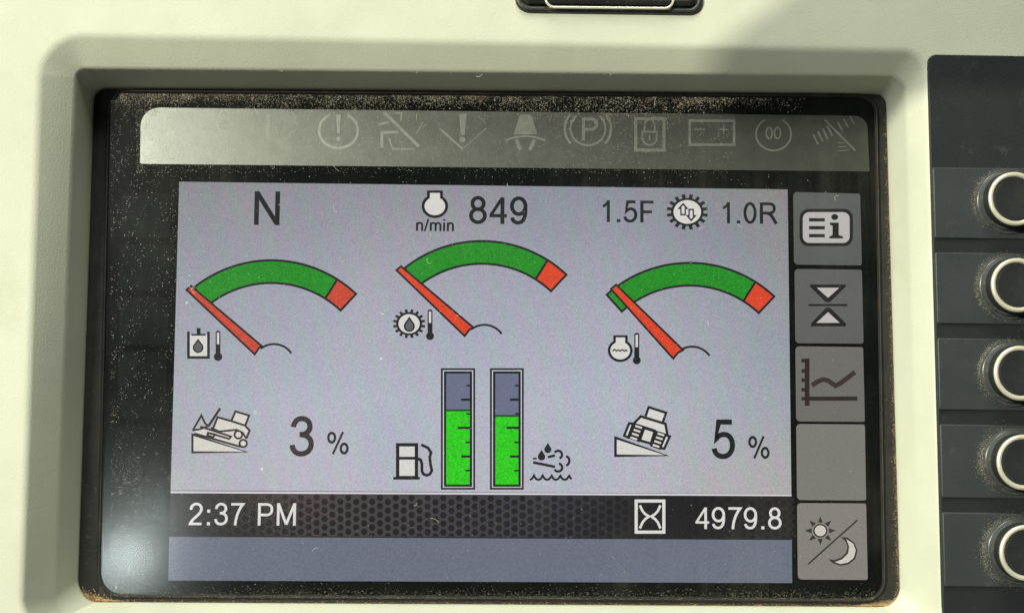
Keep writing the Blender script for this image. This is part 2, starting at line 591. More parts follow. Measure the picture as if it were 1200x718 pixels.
# ------------------------------------------------------------------ flat graphics
class Draw:
    """flat shapes in photo pixels laid on the plane w; every shape a hair above the one before"""

    def __init__(self, w0, step=0.004):
        self.w, self.step = w0, step
        self.v, self.f, self.m, self.mats = [], [], [], []
        self.t = (0.0, 0.0, 1.0)

    def view(self, ox, oy, s):
        self.t = (ox, oy, s)
        return self

    def pt(self, p):
        ox, oy, s = self.t
        return P(ox + p[0] / s, oy + p[1] / s, self.w)

    def mi(self, mat):
        if mat not in self.mats:
            self.mats.append(mat)
        return self.mats.index(mat)

    def poly(self, pts, mat):
        self.w += self.step
        b = len(self.v)
        self.v += [self.pt(p) for p in pts]
        self.f.append(tuple(range(b, b + len(pts))))
        self.m.append(self.mi(mat))

    @staticmethod
    def ribbon(pts, width, closed):
        pts = [np.array(p, float) for p in pts]
        n = len(pts)
        L, R = [], []
        for i, p in enumerate(pts):
            a = pts[i - 1] if (i > 0 or closed) else None
            c = pts[(i + 1) % n] if (i < n - 1 or closed) else None
            d0 = (p - a) / np.linalg.norm(p - a) if a is not None else None
            d1 = (c - p) / np.linalg.norm(c - p) if c is not None else None
            if d0 is None: d0 = d1
            if d1 is None: d1 = d0
            nn = np.array([-(d0[1] + d1[1]), d0[0] + d1[0]])
            l = np.linalg.norm(nn)
            nn = nn / l if l > 1e-6 else np.array([-d0[1], d0[0]])
            k = max(0.45, float(nn @ np.array([-d0[1], d0[0]])))
            h = width / 2 / k
            L.append(p + nn * h)
            R.append(p - nn * h)
        return L, R

    def stroke(self, pts, width, mat, closed=False):
        self.w += self.step
        L, R = self.ribbon(pts, width, closed)
        n = len(L)
        b = len(self.v)
        for a, c in zip(L, R):
            self.v += [self.pt(a), self.pt(c)]
        for i in range(n if closed else n - 1):
            j = (i + 1) % n
            self.f.append((b + 2 * i, b + 2 * j, b + 2 * j + 1, b + 2 * i + 1))
            self.m.append(self.mi(mat))

    def ell(self, cx, cy, rx, ry, mat, n=36):
        self.poly([(cx + rx * math.cos(2 * math.pi * k / n), cy + ry * math.sin(2 * math.pi * k / n)) for k in range(n)], mat)

    def arc(self, cx, cy, rx, ry, a0, a1, width, mat, n=24):
        """angles in degrees, counter-clockwise from +x as seen"""
        self.stroke([(cx + rx * math.cos(math.radians(a0 + (a1 - a0) * k / n)), cy - ry * math.sin(math.radians(a0 + (a1 - a0) * k / n))) for k in range(n + 1)], width, mat)

    def ring(self, cx, cy, rx, ry, width, mat, n=40):
        self.stroke([(cx + rx * math.cos(2 * math.pi * k / n), cy + ry * math.sin(2 * math.pi * k / n)) for k in range(n)], width, mat, True)

    def rect(self, x0, y0, x1, y1, mat):
        self.poly([(x0, y0), (x1, y0), (x1, y1), (x0, y1)], mat)

    def frame(self, x0, y0, x1, y1, width, mat):
        self.stroke([(x0, y0), (x1, y0), (x1, y1), (x0, y1)], width, mat, True)

    def rrect(self, x0, y0, x1, y1, r, mat, n=6):
        pts = []
        for cx, cy, a in ((x1 - r, y0 + r, -90), (x1 - r, y1 - r, 0), (x0 + r, y1 - r, 90), (x0 + r, y0 + r, 180)):
            for k in range(n + 1):
                q = math.radians(a + 90 * k / n)
                pts.append((cx + r * math.cos(q), cy + r * math.sin(q)))
        self.poly(pts, mat)

    def drop(self, cx, cy, r, top, mat, n=20):
        pts = [(cx, top)]
        for k in range(n + 1):
            q = math.radians(-30 + 240 * k / n)
            pts.append((cx + r * math.cos(q), cy + r * math.sin(q)))
        self.poly(pts, mat)

    def text(self, s, x0, y0, x1, y1, mat, bold=1.0):
        """lettering fitted to the pixel box"""
        x = 0.0
        ribs = []
        for ch in s:
            adv, strokes = LET[ch]
            for line, closed, wd in strokes:
                ribs.append((*self.ribbon([(x + px, py) for px, py in line], wd * bold, closed), closed))
            x += adv
        allp = [p for L, R, c in ribs for p in L + R]
        mx0, mx1 = min(p[0] for p in allp), max(p[0] for p in allp)
        my0, my1 = min(p[1] for p in allp), max(p[1] for p in allp)
        bl, br, tl = P(x0, y1, self.w), P(x1, y1, self.w), P(x0, y0, self.w)
        wid, hei = br[0] - bl[0], tl[1] - bl[1]
        for L, R, closed in ribs:
            self.w += self.step * 0.5
            b, n = len(self.v), len(L)
            for a, c in zip(L, R):
                for p in (a, c):
                    self.v.append((bl[0] + (p[0] - mx0) / (mx1 - mx0) * wid, bl[1] + (my1 - p[1]) / (my1 - my0) * hei, self.w))
            for i in range(n if closed else n - 1):
                j = (i + 1) % n
                self.f.append((b + 2 * i, b + 2 * j, b + 2 * j + 1, b + 2 * i + 1))
                self.m.append(self.mi(mat))

    def build(self, name, parent):
        o = mesh_obj(name, self.v, self.f, self.mats, parent, self.m)
        bm = bmesh.new()
        bm.from_mesh(o.data)
        for f in bm.faces:
            if f.normal.y > 0:
                f.normal_flip()
        bm.to_mesh(o.data)
        bm.free()
        return o


# ================================================================== the setting: cream console housing
WF = 13.0
housing = thing('console_housing', P(600, 800, 0), 'cream plastic machine console panel with a deep rounded recess framing the display', 'console')
qA = [(47, 40), (1085, 60), (1105, 742), (24, 742)]
qB = [(90, 80), (1060, 89), (1078, 725), (64, 720)]
qC = [(110, 103), (1039, 110), (1056, 711), (90, 705)]
# the top right: the recess corner runs close to the keypad, so its radius is smaller
lA = rounded_loop(qA, [9.5, 5.0, 6, 8], WF)
lB7 = rounded_loop(qB, [2.2, 3.5, 4, 4], 5.5)
lB9 = rounded_loop(qB, [2.2, 3.5, 4, 4], 9.5)
vt = max(p[1] for p in lB7)
lB = []
for p, q in zip(lB7, lB9):      # the chamfer is shallower along the top
    t = max(0.0, min(1.0, 1 - (vt - p[1]) / 14.0))
    t = t * t * (3 - 2 * t)
    lB.append(tuple(a + (b - a) * t for a, b in zip(p, q)))
lC = rounded_loop(qC, [3.0, 2.6, 4.5, 5.0], 0.6)
lC2 = [(p[0], p[1], -6.0) for p in lC]
cx, cy = np.mean([p[0] for p in lA]), np.mean([p[1] for p in lA])
lA_out = round_quad([(p[0] + s[0] * 2.2, p[1] + s[1] * 2.2) for p, s in zip([P(x, y, WF) for x, y in qA], ((-1, 1), (1, 1), (1, -1), (-1, -1)))], [11.7, 7.2, 8.2, 10.2], WF)
loft('recess_wall', [lA_out, lA, lB, lC, lC2], [0, 1.6, 0.7, 0.3, 0], MAT['plastic'], housing, 7)
oq = [(-330, -260), (1560, -260), (1560, 960), (-330, 960)]
o1 = round_quad([P(x, y, WF)[:2] for x, y in oq], [20] * 4, WF)
o2 = [(p[0], p[1], -25.0) for p in o1]
cen = np.array([cx, cy])
o05 = inset(o1, 14.0, WF)
loft('front_panel', [lA_out, o05, o1, o2], [0, 0.5, 8, 0], MAT['plastic'], housing, 6)

# ================================================================== display monitor
mon = thing('display_monitor', P(577, 711, 0), 'lit machine display showing gauges and readouts behind dusty black framed glass', 'display')
qG = [(128, 107), (1027, 113), (1037, 703), (116, 697)]
gl_r = [4.6, 3.6, 4.5, 5.0]
gl_t = rounded_loop(qG, gl_r, 1.3)
gl_b = [(p[0], p[1], 0.62) for p in gl_t]
cen = np.array([np.mean([p[0] for p in gl_t]), np.mean([p[1] for p in gl_t])])


# printed black mask behind the glass
loft('mask_plate', [[(p[0], p[1], -7.0) for p in inset(gl_t, 0.2, 0)], inset(gl_t, 0.2, 0.0)], [0, 0], MAT['body'], mon, cap_last=True, cap_first=True)
# the rubber bezel between glass and recess wall
lCo = inset(lC, -1.5, -0.4)
loft('bezel', [[(p[0], p[1], -6.5) for p in lCo], lCo, inset(lC, -0.4, 0.2), inset(gl_t, -0.9, 0.1), inset(gl_t, -0.25, 1.05), inset(gl_t, 0.03, 0.85), inset(gl_t, 0.1, -6.5)], [0, 0.2, 0.3, 0.3, 0.15, 0.2, 0], MAT['bezel'], mon, 4)
glass = loft('cover_glass', [inset(gl_t, 0.05, 0.62), inset(gl_t, 0.05, 1.0), inset(gl_t, 0.45, 1.3)], [0, 0.25, 0], MAT['glass'], mon, 4, cap_first=True, cap_last=True)

# ---- indicator strip
D = Draw(0.06)
tl = rounded_loop([(165, 126), (1016, 136), (1019, 201), (164, 192)], [4.2, 3.0, 0.4, 0.4], 0.08)
strip = mesh_obj('indicator_strip', tl, [tuple(range(len(tl)))[::-1]], MAT['strip'], mon)
IC = MAT['strip_icon']
MAT['faint_icon'] = surf('worn_indicator_print', (0.212, 0.222, 0.20), (0.258, 0.27, 0.245), 1500.0, 0.38, 0.5, 5200.0, 0.16, 0.00012, metal=0.9)
SW = 0.12


def icon(name, parent, w, fn):
    d = Draw(w)
    fn(d)
    return d.build(name, parent)


def i_lamp(d):
    d.view(220, 120, 4.286)
    d.arc(185, 66, 24, 24, -60, 240, 9, IC); d.arc(190, 118, 40, 30, 150, 390, 9, IC); d.arc(185, 150, 24, 26, 160, 380, 9, IC)
def i_filter(d):
    d.view(220, 120, 4.286)
    d.rect(394, 60, 416, 185, IC); d.arc(515, 78, 26, 24, -60, 160, 9, IC); d.arc(525, 122, 26, 24, -100, 110, 9, IC); d.arc(495, 160, 24, 24, -110, 60, 9, IC); d.arc(460, 120, 18, 40, 90, 270, 7, IC)
def i_circle(d):
    d.view(220, 120, 4.286)
    d.arc(757, 142, 97, 88, 118, 422, 13, IC, 48); d.poly([(745, 62), (769, 62), (763, 155), (751, 155)], IC); d.ell(757, 184, 11, 11, IC)
def i_seat(d):
    d.view(220, 120, 4.286)
    d.stroke([(985, 50), (1162, 222)], 15, IC); d.stroke([(958, 112), (1012, 100)], 12, IC); d.stroke([(975, 228), (975, 152), (1058, 150)], 15, IC)
    d.stroke([(1010, 180), (1030, 235), (1140, 235)], 7, IC); d.stroke([(1148, 160), (1182, 100)], 6, IC); d.stroke([(1040, 55), (1075, 55), (1070, 95)], 8, IC)
def i_warn(d):
    d.view(500, 120, 4.286)
    d.poly([(163, 58), (201, 58), (190, 165), (172, 165)], IC); d.ell(180, 188, 15, 14, IC)
    d.stroke([(65, 132), (180, 234)], 10, IC); d.stroke([(186, 230), (300, 130)], 5, IC); d.stroke([(300, 110), (255, 66)], 5, IC)
def i_bell(d):
    d.view(500, 120, 4.286)
    d.poly([(470, 62), (525, 62), (556, 162), (436, 162)], IC)
    d.stroke([(395, 192), (440, 176), (495, 170), (550, 176), (596, 192)], 10, IC); d.stroke([(450, 186), (471, 240)], 18, IC); d.stroke([(541, 186), (518, 240)], 18, IC)
def i_park(d):
    d.view(500, 120, 4.286)
    d.arc(810, 132, 88, 84, 130, 410, 10, IC, 44); d.arc(810, 132, 116, 112, 140, 222, 13, IC); d.arc(810, 132, 116, 112, -42, 40, 13, IC)
    d.stroke([(788, 192), (788, 84), (835, 84), (854, 98), (854, 120), (835, 136), (796, 136)], 15, IC)
def i_lock(d):
    d.view(500, 120, 4.286)
    d.frame(1050, 82, 1192, 240, 16, IC); d.arc(1120, 178, 36, 36, 180, 360, 9, IC); d.stroke([(1084, 176), (1084, 148), (1156, 148), (1156, 176)], 9, IC)
    d.arc(1120, 118, 26, 32, 0, 180, 9, IC); d.stroke([(1094, 120), (1094, 142)], 9, IC); d.stroke([(1146, 120), (1146, 142)], 9, IC); d.stroke([(1120, 165), (1120, 190)], 8, IC)
def i_battery(d):
    d.view(760, 120, 4.286)
    d.frame(207, 93, 430, 213, 13, IC); d.stroke([(230, 136), (282, 136)], 7, IC); d.stroke([(354, 137), (402, 137)], 7, IC); d.stroke([(378, 112), (378, 133)], 7, IC); d.stroke([(378, 141), (378, 162)], 7, IC)
def i_glow(d):
    d.view(760, 120, 4.286)
    d.arc(628, 160, 88, 82, 118, 422, 9, IC, 44); d.ring(606, 155, 15, 28, 8, IC); d.ring(648, 155, 15, 28, 8, IC)
def i_wiper(d):
    d.view(760, 120, 4.286)
    d.stroke([(885, 88), (1040, 244)], 9, IC)
    for k in range(4):
        d.stroke([(826 + 24 * k, 160 - 14 * k), (852 + 24 * k, 212 - 14 * k)], 9, IC)
    for k in range(3):
        d.stroke([(950 + 30 * k, 100 - 16 * k), (972 + 30 * k, 140 - 16 * k)], 9, IC)
    for k in range(3):
        d.stroke([(950, 205 + 20 * k), (985 + 12 * k, 203 + 18 * k)], 5, IC)


for fn, lb in ((i_lamp, 'unlit indicator symbol of stacked curls'), (i_filter, 'unlit indicator symbol with a bar and curls'), (i_circle, 'unlit exclamation mark in a circle'), (i_seat, 'unlit struck-through seat symbol'),
               (i_warn, 'unlit exclamation mark in a diamond'), (i_bell, 'unlit horn-shaped symbol'), (i_park, 'unlit P in brackets parking brake symbol'), (i_lock, 'unlit padlock in a square'),
               (i_battery, 'unlit battery symbol'), (i_glow, 'unlit coil in a circle symbol'), (i_wiper, 'unlit struck-through lever symbol')):
    IC = MAT['faint_icon'] if fn in (i_lamp, i_filter) else MAT['strip_icon']
    icon('indicator_symbol', strip, SW, fn)['label'] = lb

# ---- LCD
W0 = 0.10
K = screen((22, 24, 28), 0.25)         # display black text
WH = screen((216, 214, 208), 0.06)     # display white
GRN = screen((27, 140, 30), 0.30)
RED = screen((219, 67, 35), 0.22)
RED1 = screen((202, 70, 49), 0.26)
BGRN = screen((38, 204, 14), 0.30)
BEMP = screen((106, 112, 138), 0.08)
GREY = screen((88, 90, 96), 0.1)
D = Draw(W0)
D.poly([(210, 213), (923, 222), (928.5, 683), (197, 680)], screen((24, 25, 28), 0.1))
lcd = D.build('screen', mon)
D = Draw(W0 + 0.01)
D.poly([(210, 213), (923, 222), (927.4, 578.5), (200, 574.2)], MAT['lcd_bg'])
D.build('background_field', lcd)
D = Draw(W0 + 0.02)
D.poly([(199.9, 575), (927.5, 578.8), (927.5, 581), (199.9, 577.4)], screen((212, 210, 214), 0.05))
D.build('divider_line', lcd)
D = Draw(W0 + 0.02)
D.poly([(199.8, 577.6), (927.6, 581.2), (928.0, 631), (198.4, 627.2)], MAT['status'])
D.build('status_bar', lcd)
D = Draw(W0 + 0.02)
D.poly([(198.4, 628.4), (928.0, 632.2), (928.4, 682.6), (197, 679.6)], screen((105, 111, 127), 0.14))
D.build('message_bar', lcd)
# honeycomb print of the status bar
D = Draw(W0 + 0.04, 0.0)
HX = screen((19, 18, 20), 0.05)
for k in range(79):
    x = 204 + 9.28 * k
    for j in range(6):
        y = 581.5 + 10.0 * j + (5.0 if k % 2 else 0) + (x - 200) * 0.0051
        lim0, lim1 = 578.4 + (x - 200) * 0.005, 626.6 + (x - 200) * 0.005
        pts = [(x + 4.0 * math.cos(math.radians(60 * q)), min(lim1, max(lim0, y + 4.2 * math.sin(math.radians(60 * q))))) for q in range(6)]
        if max(p[1] for p in pts) - min(p[1] for p in pts) < 1.2:
            continue
        D.poly(pts, HX)
hx = D.build('honeycomb_print', lcd)
hx['kind'] = 'stuff'

WT = W0 + 0.07


def readout(txt, box, mat=K, bold=1.1, name='readout'):
    d = Draw(WT)
    d.text(txt, *box, mat, bold)
    return d.build(name, mon)


for t, b in (('N', (297.5, 224, 327.5, 263.5)), ('849', (549.5, 229.5, 618, 262.5)), ('1.5F', (705.5, 234.5, 766, 260.5)), ('1.0R', (846.5, 236.5, 911.5, 262.5)),
             ('3', (339, 487, 367.5, 534.5)), ('%', (383, 505, 408.5, 532.5)), ('5', (834, 491, 861.5, 537.5)), ('%', (877, 510, 902, 537.5)), ('n/min', (487.5, 256, 532, 271))):
    readout(t, b, K, 0.98 if t == 'N' else 1.35 if t == 'n/min' else 1.12)
TW = screen((222, 220, 216), 0.05)
readout('2:37 PM', (220.5, 588.5, 346.5, 615), TW, 0.95)
readout('4979.8', (815, 593.5, 916, 619.5), TW, 0.95)


def i_hour(d):
    d.view(400, 478, 2.9925)
    d.frame(1034, 325, 1131, 434, 11, TW)
    d.stroke([(1047, 340), (1056, 360), (1066, 371), (1079, 379), (1066, 388), (1056, 400), (1047, 421)], 8.5, TW)
    d.stroke([(1119, 340), (1110, 360), (1100, 371), (1087, 379), (1100, 388), (1110, 400), (1119, 421)], 8.5, TW)
    d.rect(1077, 377, 1089, 381.5, TW)


icon('hour_meter_symbol', mon, WT, i_hour)


def engine(d, cx, cy, rx, ry, nx0, nx1, ny0, bw):
    d.ell(cx, cy, rx, ry, K); d.rect(nx0, ny0, nx1, cy - ry * 0.3, K)
    d.ell(cx, cy, rx - bw, ry - bw, WH); d.rect(nx0 + bw, ny0 + bw * 0.85, nx1 - bw, cy, WH)


def thermo(d, cx, y0, wd, yb, rb, ym):
    d.ell(cx, yb, rb, rb, K); d.rrect(cx - wd / 2, y0, cx + wd / 2, yb, wd * 0.45, K); d.rect(cx - wd * 0.24, y0 + wd * 0.4, cx + wd * 0.24, ym, WH)


def gear(d, cx, cy, rin, rout, rt, ys, n=16):
    for k in range(n):
        a = 2 * math.pi * (k + 0.5) / n
        c, s = math.cos(a), math.sin(a)
        hw = rt * 0.085
        d.poly([(cx + r * c + e * s, cy + ys * (r * s - e * c)) for r, e in ((rout * 0.9, -hw), (rt, -hw), (rt, hw), (rout * 0.9, hw))], K)
    d.ell(cx, cy, rout, rout * ys, K); d.ell(cx, cy, rin, rin * ys, WH)


def i_engine(d):
    d.view(480, 215, 8.0)
    engine(d, 237, 213, 124, 112, 163, 312, 66, 27)
def i_gear(d):
    d.view(700, 215, 5.4545)
    gear(d, 575, 182, 88, 104, 132, 0.86)
    for cx_, y0, s in ((548, 128, 1), (600, 238, -1)):
        d.poly([(cx_, y0 - 5 * s), (cx_ - 36, y0 + 36 * s), (cx_ - 18, y0 + 36 * s), (cx_ - 18, y0 + 76 * s), (cx_ + 18, y0 + 76 * s), (cx_ + 18, y0 + 36 * s), (cx_ + 36, y0 + 36 * s)], K)
        d.poly([(cx_, y0 + 11 * s), (cx_ - 14, y0 + 27 * s), (cx_ - 9, y0 + 27 * s), (cx_ - 9, y0 + 66 * s), (cx_ + 9, y0 + 66 * s), (cx_ + 9, y0 + 27 * s), (cx_ + 14, y0 + 27 * s)], WH)


icon('engine_symbol', mon, WT, i_engine)
icon('gear_symbol', mon, WT, i_gear)


# ---- the three dial gauges
def dial(dx, dy, tip, red, label, sym):
    cx, cy = 318.0 + dx, 450.0 + dy
    ro, ri = 145.0, 118.5
    a0, a1, a2 = (132.0 if dx > 400 else 128.6), 57.8, 46.8
    d = Draw(W0 + 0.05)
    n = 40
    rr = lambda r, a: (cx + r * math.cos(math.radians(a)), cy - r * math.sin(math.radians(a)))
    band = [rr(ro, a0 + (a1 - a0) * k / n) for k in range(n + 1)] + [rr(ri, a1 + (a0 - a1) * k / n) for k in range(n + 1)]
    d.poly(band, GRN)
    d.stroke(band, 2.6, K, True)
    g = d.build('gauge', mon)
    g['label'] = label
    d = Draw(W0 + 0.06)
    m = 8
    rb = [rr(ro, a1 + (a2 - a1) * k / m) for k in range(m + 1)] + [rr(ri, a2 + (a1 - a2) * k / m) for k in range(m + 1)]
    d.poly(rb, red)
    d.stroke(rb, 2.6, K, True)
    d.build('red_band', g)
    d = Draw(W0 + 0.06)
    d.arc(321 + dx, 428 + dy, 25, 25, 35, 128, 2.5, K)
    d.build('hub_arc', g)
    d = Draw(W0 + 0.09)
    d.poly(tip, red)
    d.stroke(tip, 2.4, K, True)
    d.build('needle', g)
    icon('gauge_symbol', g, WT, sym)


def s_hyd(d):
    d.view(210, 370, 8.571)
    d.rect(100, 190, 286, 410, WH)
    d.stroke([(93, 157), (93, 417), (294, 417), (294, 157)], 27, K); d.rect(122, 180, 266, 198, K); d.rect(176, 122, 214, 185, K)
    d.drop(190, 318, 54, 228, K); d.drop(190, 318, 40, 252, GREY)
    thermo(d, 390, 148, 48, 410, 42, 285)
def s_oil(d):
    d.view(455, 355, 8.276)
    gear(d, 202, 200, 103, 126, 156, 0.9)
    d.drop(204, 225, 54, 130, K); d.drop(204, 225, 38, 158, GREY)
    thermo(d, 405, 62, 47, 320, 39, 192)
def s_cool(d):
    d.view(700, 380, 8.571)
    engine(d, 230, 262, 125, 115, 160, 305, 108, 26)
    d.stroke([(152, 268), (172, 250), (192, 266), (212, 256), (230, 268), (250, 252), (270, 268), (286, 256), (302, 270)], 13, K)
    thermo(d, 396, 84, 50, 360, 40, 228)


dial(0, 0, [(218.5, 339.5), (224, 335), (307, 405.5), (303.5, 407.5), (298.5, 415)], RED1, 'leftmost gauge', s_hyd)
dial(246.5, -22.5, [(464.5, 316.5), (470, 312), (555, 383.8), (550, 386.3), (544.5, 393.5)], RED, 'middle gauge, set higher', s_oil)
dial(490, 3, [(716, 338.5), (722, 333.5), (800.5, 410), (794.5, 413), (789, 420)], RED, 'rightmost gauge', s_cool)


# ---- level bars
def level(x0, x1, fill, label):
    y0, y1 = 431.5, 573
    d = Draw(W0 + 0.05)
    d.rect(x0, y0, x1, y1, screen((196, 196, 204), 0.06))
    d.frame(x0 + .8, y0 + .8, x1 - .8, y1 - .8, 2.2, K)
    g = d.build('level_bar', mon)
    g['label'] = label
    d = Draw(W0 + 0.07)
    d.rect(x0 + 4, y0 + 4, x1 - 4, y1 - 3.6, BEMP)
    d.build('empty_well', g)
    d = Draw(W0 + 0.08)
    d.rect(x0 + 5, fill, x1 - 5, y1 - 4, BGRN)
    d.stroke([(x0 + 5, fill), (x1 - 5, fill)], 2.2, screen((18, 70, 24), 0.1))
    d.build('level_fill', g)
    d = Draw(W0 + 0.09)
    d.frame(x0 + 4.6, y0 + 4.6, x1 - 4.6, y1 - 4.4, 2.7, K)
    for y, l in ((451.5, 5), (468, 11), (484.5, 5), (501, 15), (518, 6), (534.5, 11), (551, 6)):
        d.rect(x1 - 5 - l, y - (1.35 if l > 8 else 1.0), x1 - 5, y + (1.35 if l > 8 else 1.0), K)
    d.build('scale_marks', g)


level(517, 556.5, 480.5, 'left level bar, filled a little higher')
level(574.5, 613.5, 487, 'right level bar, filled a little lower')


def i_pump(d):
    d.view(450, 510, 5.0)
    d.rect(80, 55, 190, 245, WH); d.frame(80, 54, 190, 246, 20, K); d.rect(84, 124, 186, 141, K); d.rect(54, 242, 210, 258, K)
    d.stroke([(196, 136), (215, 142), (222, 165), (222, 205), (230, 225), (250, 233), (270, 225), (280, 205), (272, 165), (268, 125), (276, 100), (258, 72), (218, 54)], 17, K)
def i_def(d):
    d.view(450, 510, 5.0)
    d.drop(960, 82, 21, 42, K); d.drop(923, 124, 22, 84, K); d.rect(872, 130, 895, 140, K)
    d.stroke([(874, 157), (1002, 183)], 16, K); d.stroke([(960, 126), (1002, 117)], 16, K)
    d.arc(1020, 112, 23, 23, -70, 150, 14.5, K); d.arc(1062, 148, 24, 27, -80, 80, 14.5, K); d.arc(1020, 187, 24, 23, -150, 80, 14.5, K)
    d.stroke([(854 + 2.46 * k, 258 - 24 * (1 - abs(math.sin(math.radians((k * 2.46 + 27) / 51.5 * 180)))) ** 1.3) for k in range(101)], 13, K)


icon('fuel_pump_symbol', mon, WT, i_pump)
icon('exhaust_fluid_symbol', mon, WT, i_def)


def i_doz(d):
    d.view(215, 470, 10.26)
    C = screen((212, 209, 200), 0.08)
    d.poly([(105, 405), (790, 615), (105, 615)], C); d.stroke([(108, 398), (760, 608), (108, 612)], 26, K, True)
    d.poly([(125, 380), (200, 300), (355, 345), (410, 190), (570, 235), (740, 290), (795, 350), (755, 445), (765, 500), (720, 548), (650, 530)], C)
    d.poly([(580, 225), (625, 120), (790, 170), (745, 285)], C)
    d.stroke([(110, 352), (215, 168), (258, 262), (300, 296), (190, 335)], 24, K)
    d.stroke([(112, 345), (190, 338)], 24, K)
    d.stroke([(442, 84), (308, 285)], 30, K)
    d.stroke([(352, 335), (410, 190), (570, 235), (740, 290), (795, 350), (755, 448)], 26, K)
    d.stroke([(580, 225), (625, 120), (790, 170), (745, 285)], 26, K)
    d.stroke([(200, 302), (572, 422), (550, 450), (385, 402)], 24, K)
    d.stroke([(330, 318), (430, 362), (640, 342), (715, 378), (755, 450)], 24, K)
    d.ell(660, 400, 58, 58, K); d.ell(660, 400, 34, 34, C); d.ell(718, 505, 56, 56, K); d.ell(718, 505, 32, 32, C)
    d.stroke([(295, 378), (380, 398), (355, 432), (288, 408)], 26, K, True); d.stroke([(130, 385), (690, 545)], 24, K)
def i_tilt(d):
    d.view(710, 465, 9.57)
    d.poly([(105, 450), (735, 660), (105, 660)], WH); d.stroke([(108, 455), (690, 655), (108, 657)], 29, K, True)
    d.poly([(445, 210), (480, 110), (680, 175), (640, 285)], WH); d.stroke([(445, 215), (480, 113), (676, 176), (638, 285)], 28, K)
    d.poly([(390, 215), (665, 300), (680, 410), (560, 380), (430, 345), (310, 300)], WH)
    d.stroke([(690, 420), (668, 300), (392, 216), (310, 300), (560, 380)], 29, K)
    d.poly([(430, 345), (545, 385), (505, 520), (385, 485)], WH); d.stroke([(430, 345), (548, 383), (505, 520), (380, 485)], 29, K, True)
    for gq in ([(262, 293), (205, 432), (250, 452), (305, 300)], [(668, 425), (717, 440), (655, 577), (610, 570)]):
        d.poly(gq, WH); d.stroke(gq, 28, K, True)
    d.poly([(305, 295), (430, 335), (375, 505), (245, 460)], K); d.poly([(555, 372), (675, 410), (612, 592), (490, 548)], K)
    for q in range(4):
        for bx, by in ((330, 322), (580, 406)):
            d.stroke([(bx - 18 * q, by + 43 * q), (bx - 18 * q + 74, by + 43 * q + 24)], 22, WH)


icon('pitch_symbol', mon, WT, i_doz)
icon('roll_symbol', mon, WT, i_tilt)

# ---- soft keys along the right edge
KEYS = [((929.5, 225), (1008, 227), (1010, 311), (930.5, 310), (90, 92, 89)), ((931, 315), (1010, 316), (1012, 402.5), (932, 402), (95, 96, 92)),
        ((932, 405.5), (1011.5, 406.5), (1013.5, 494), (933, 493.5), (110, 108, 102)), ((933, 496.5), (1013.5, 497), (1015, 586), (934, 585.5), (124, 121, 115)),
        ((934, 589), (1015, 589.5), (1017, 679), (935, 678.5), (132, 128, 121))]


KK = screen((21, 21, 19), 0.2)


def k_info(d):
    d.view(925, 220, 3.99); LT = screen((186, 182, 178), 0.05)
    d.rrect(48, 99, 297, 273, 42, KK); d.rrect(63, 114, 282, 258, 30, LT)
    for y in (150, 187, 224):
        d.rect(92, y - 8, 166, y + 8, KK)
    d.ell(212, 137, 16, 14, KK); d.poly([(190, 163), (231, 163), (231, 221), (251, 228), (251, 237), (187, 237), (187, 228), (202, 221), (202, 178), (190, 174)], KK)
def k_tri(d):
    d.view(925, 220, 3.99); LT = screen((190, 186, 182), 0.05)
    d.poly([(95, 452), (265, 452), (264, 462), (190, 534), (170, 534), (97, 462)], KK); d.poly([(128, 467), (234, 467), (181, 514)], LT); d.rect(90, 543, 271, 553, KK)
    d.poly([(172, 560), (190, 560), (265, 634), (264, 647), (101, 647), (101, 634)], KK); d.poly([(181, 581), (236, 631), (126, 631)], LT)
def k_chart(d):
    BR = screen((44, 33, 30), 0.12)
    d.view(925, 400, 7.18)
    d.rect(130, 143, 170, 540, BR)
    for y in (160, 248, 325, 405, 480):
        d.rect(102, y - 15, 131, y + 15, BR)
    d.rect(168, 462, 572, 497, BR); d.stroke([(190, 370), (230, 340), (285, 318), (325, 328), (390, 372), (430, 350), (552, 258)], 40, screen((58, 46, 41), 0.1))
def k_day(d):
    BR = screen((54, 46, 42), 0.1); LT = screen((206, 200, 190), 0.05)
    d.view(925, 580, 6.53)
    for q in range(8):
        a = math.pi * q / 4
        c, s = math.cos(a), math.sin(a)
        d.poly([(237 + 120 * c, 270 + 110 * s), (237 + 66 * c - 20 * s, 270 + 62 * s + 20 * c), (237 + 66 * c + 20 * s, 270 + 62 * s - 20 * c)], BR)
    d.ell(237, 270, 54, 52, BR); d.ell(237, 270, 43, 41, LT)
    d.stroke([(145, 525), (522, 188)], 13, BR)
    d.poly([(392, 318), (445, 322), (498, 362), (521, 420), (506, 484), (454, 527), (390, 538), (335, 520), (298, 486), (345, 494), (398, 474), (436, 436), (444, 390), (428, 350)], BR)
    d.poly([(436, 334), (490, 370), (508, 420), (494, 476), (448, 514), (392, 524), (348, 510), (405, 488), (450, 444), (458, 390)], LT)


for i, (a, b, c, e, col) in enumerate(KEYS):
    w = W0 + 0.02
    lp = round_quad([P(*q, w)[:2] for q in (a, b, c, e)], [0.9, 0.5, 0.5, 0.9], w, 5)
    k = mesh_obj('soft_key', lp, [tuple(range(len(lp)))[::-1]], screen(col, 0.07), mon)
    fn = (k_info, k_tri, k_chart, None, k_day)[i]
    k['label'] = ('key tile with list and letter i symbol', 'key tile with two facing triangles', 'key tile with chart symbol', 'blank key tile', 'key tile with sun and moon symbol')[i]
    if fn:
        icon('key_symbol', k, WT, fn)
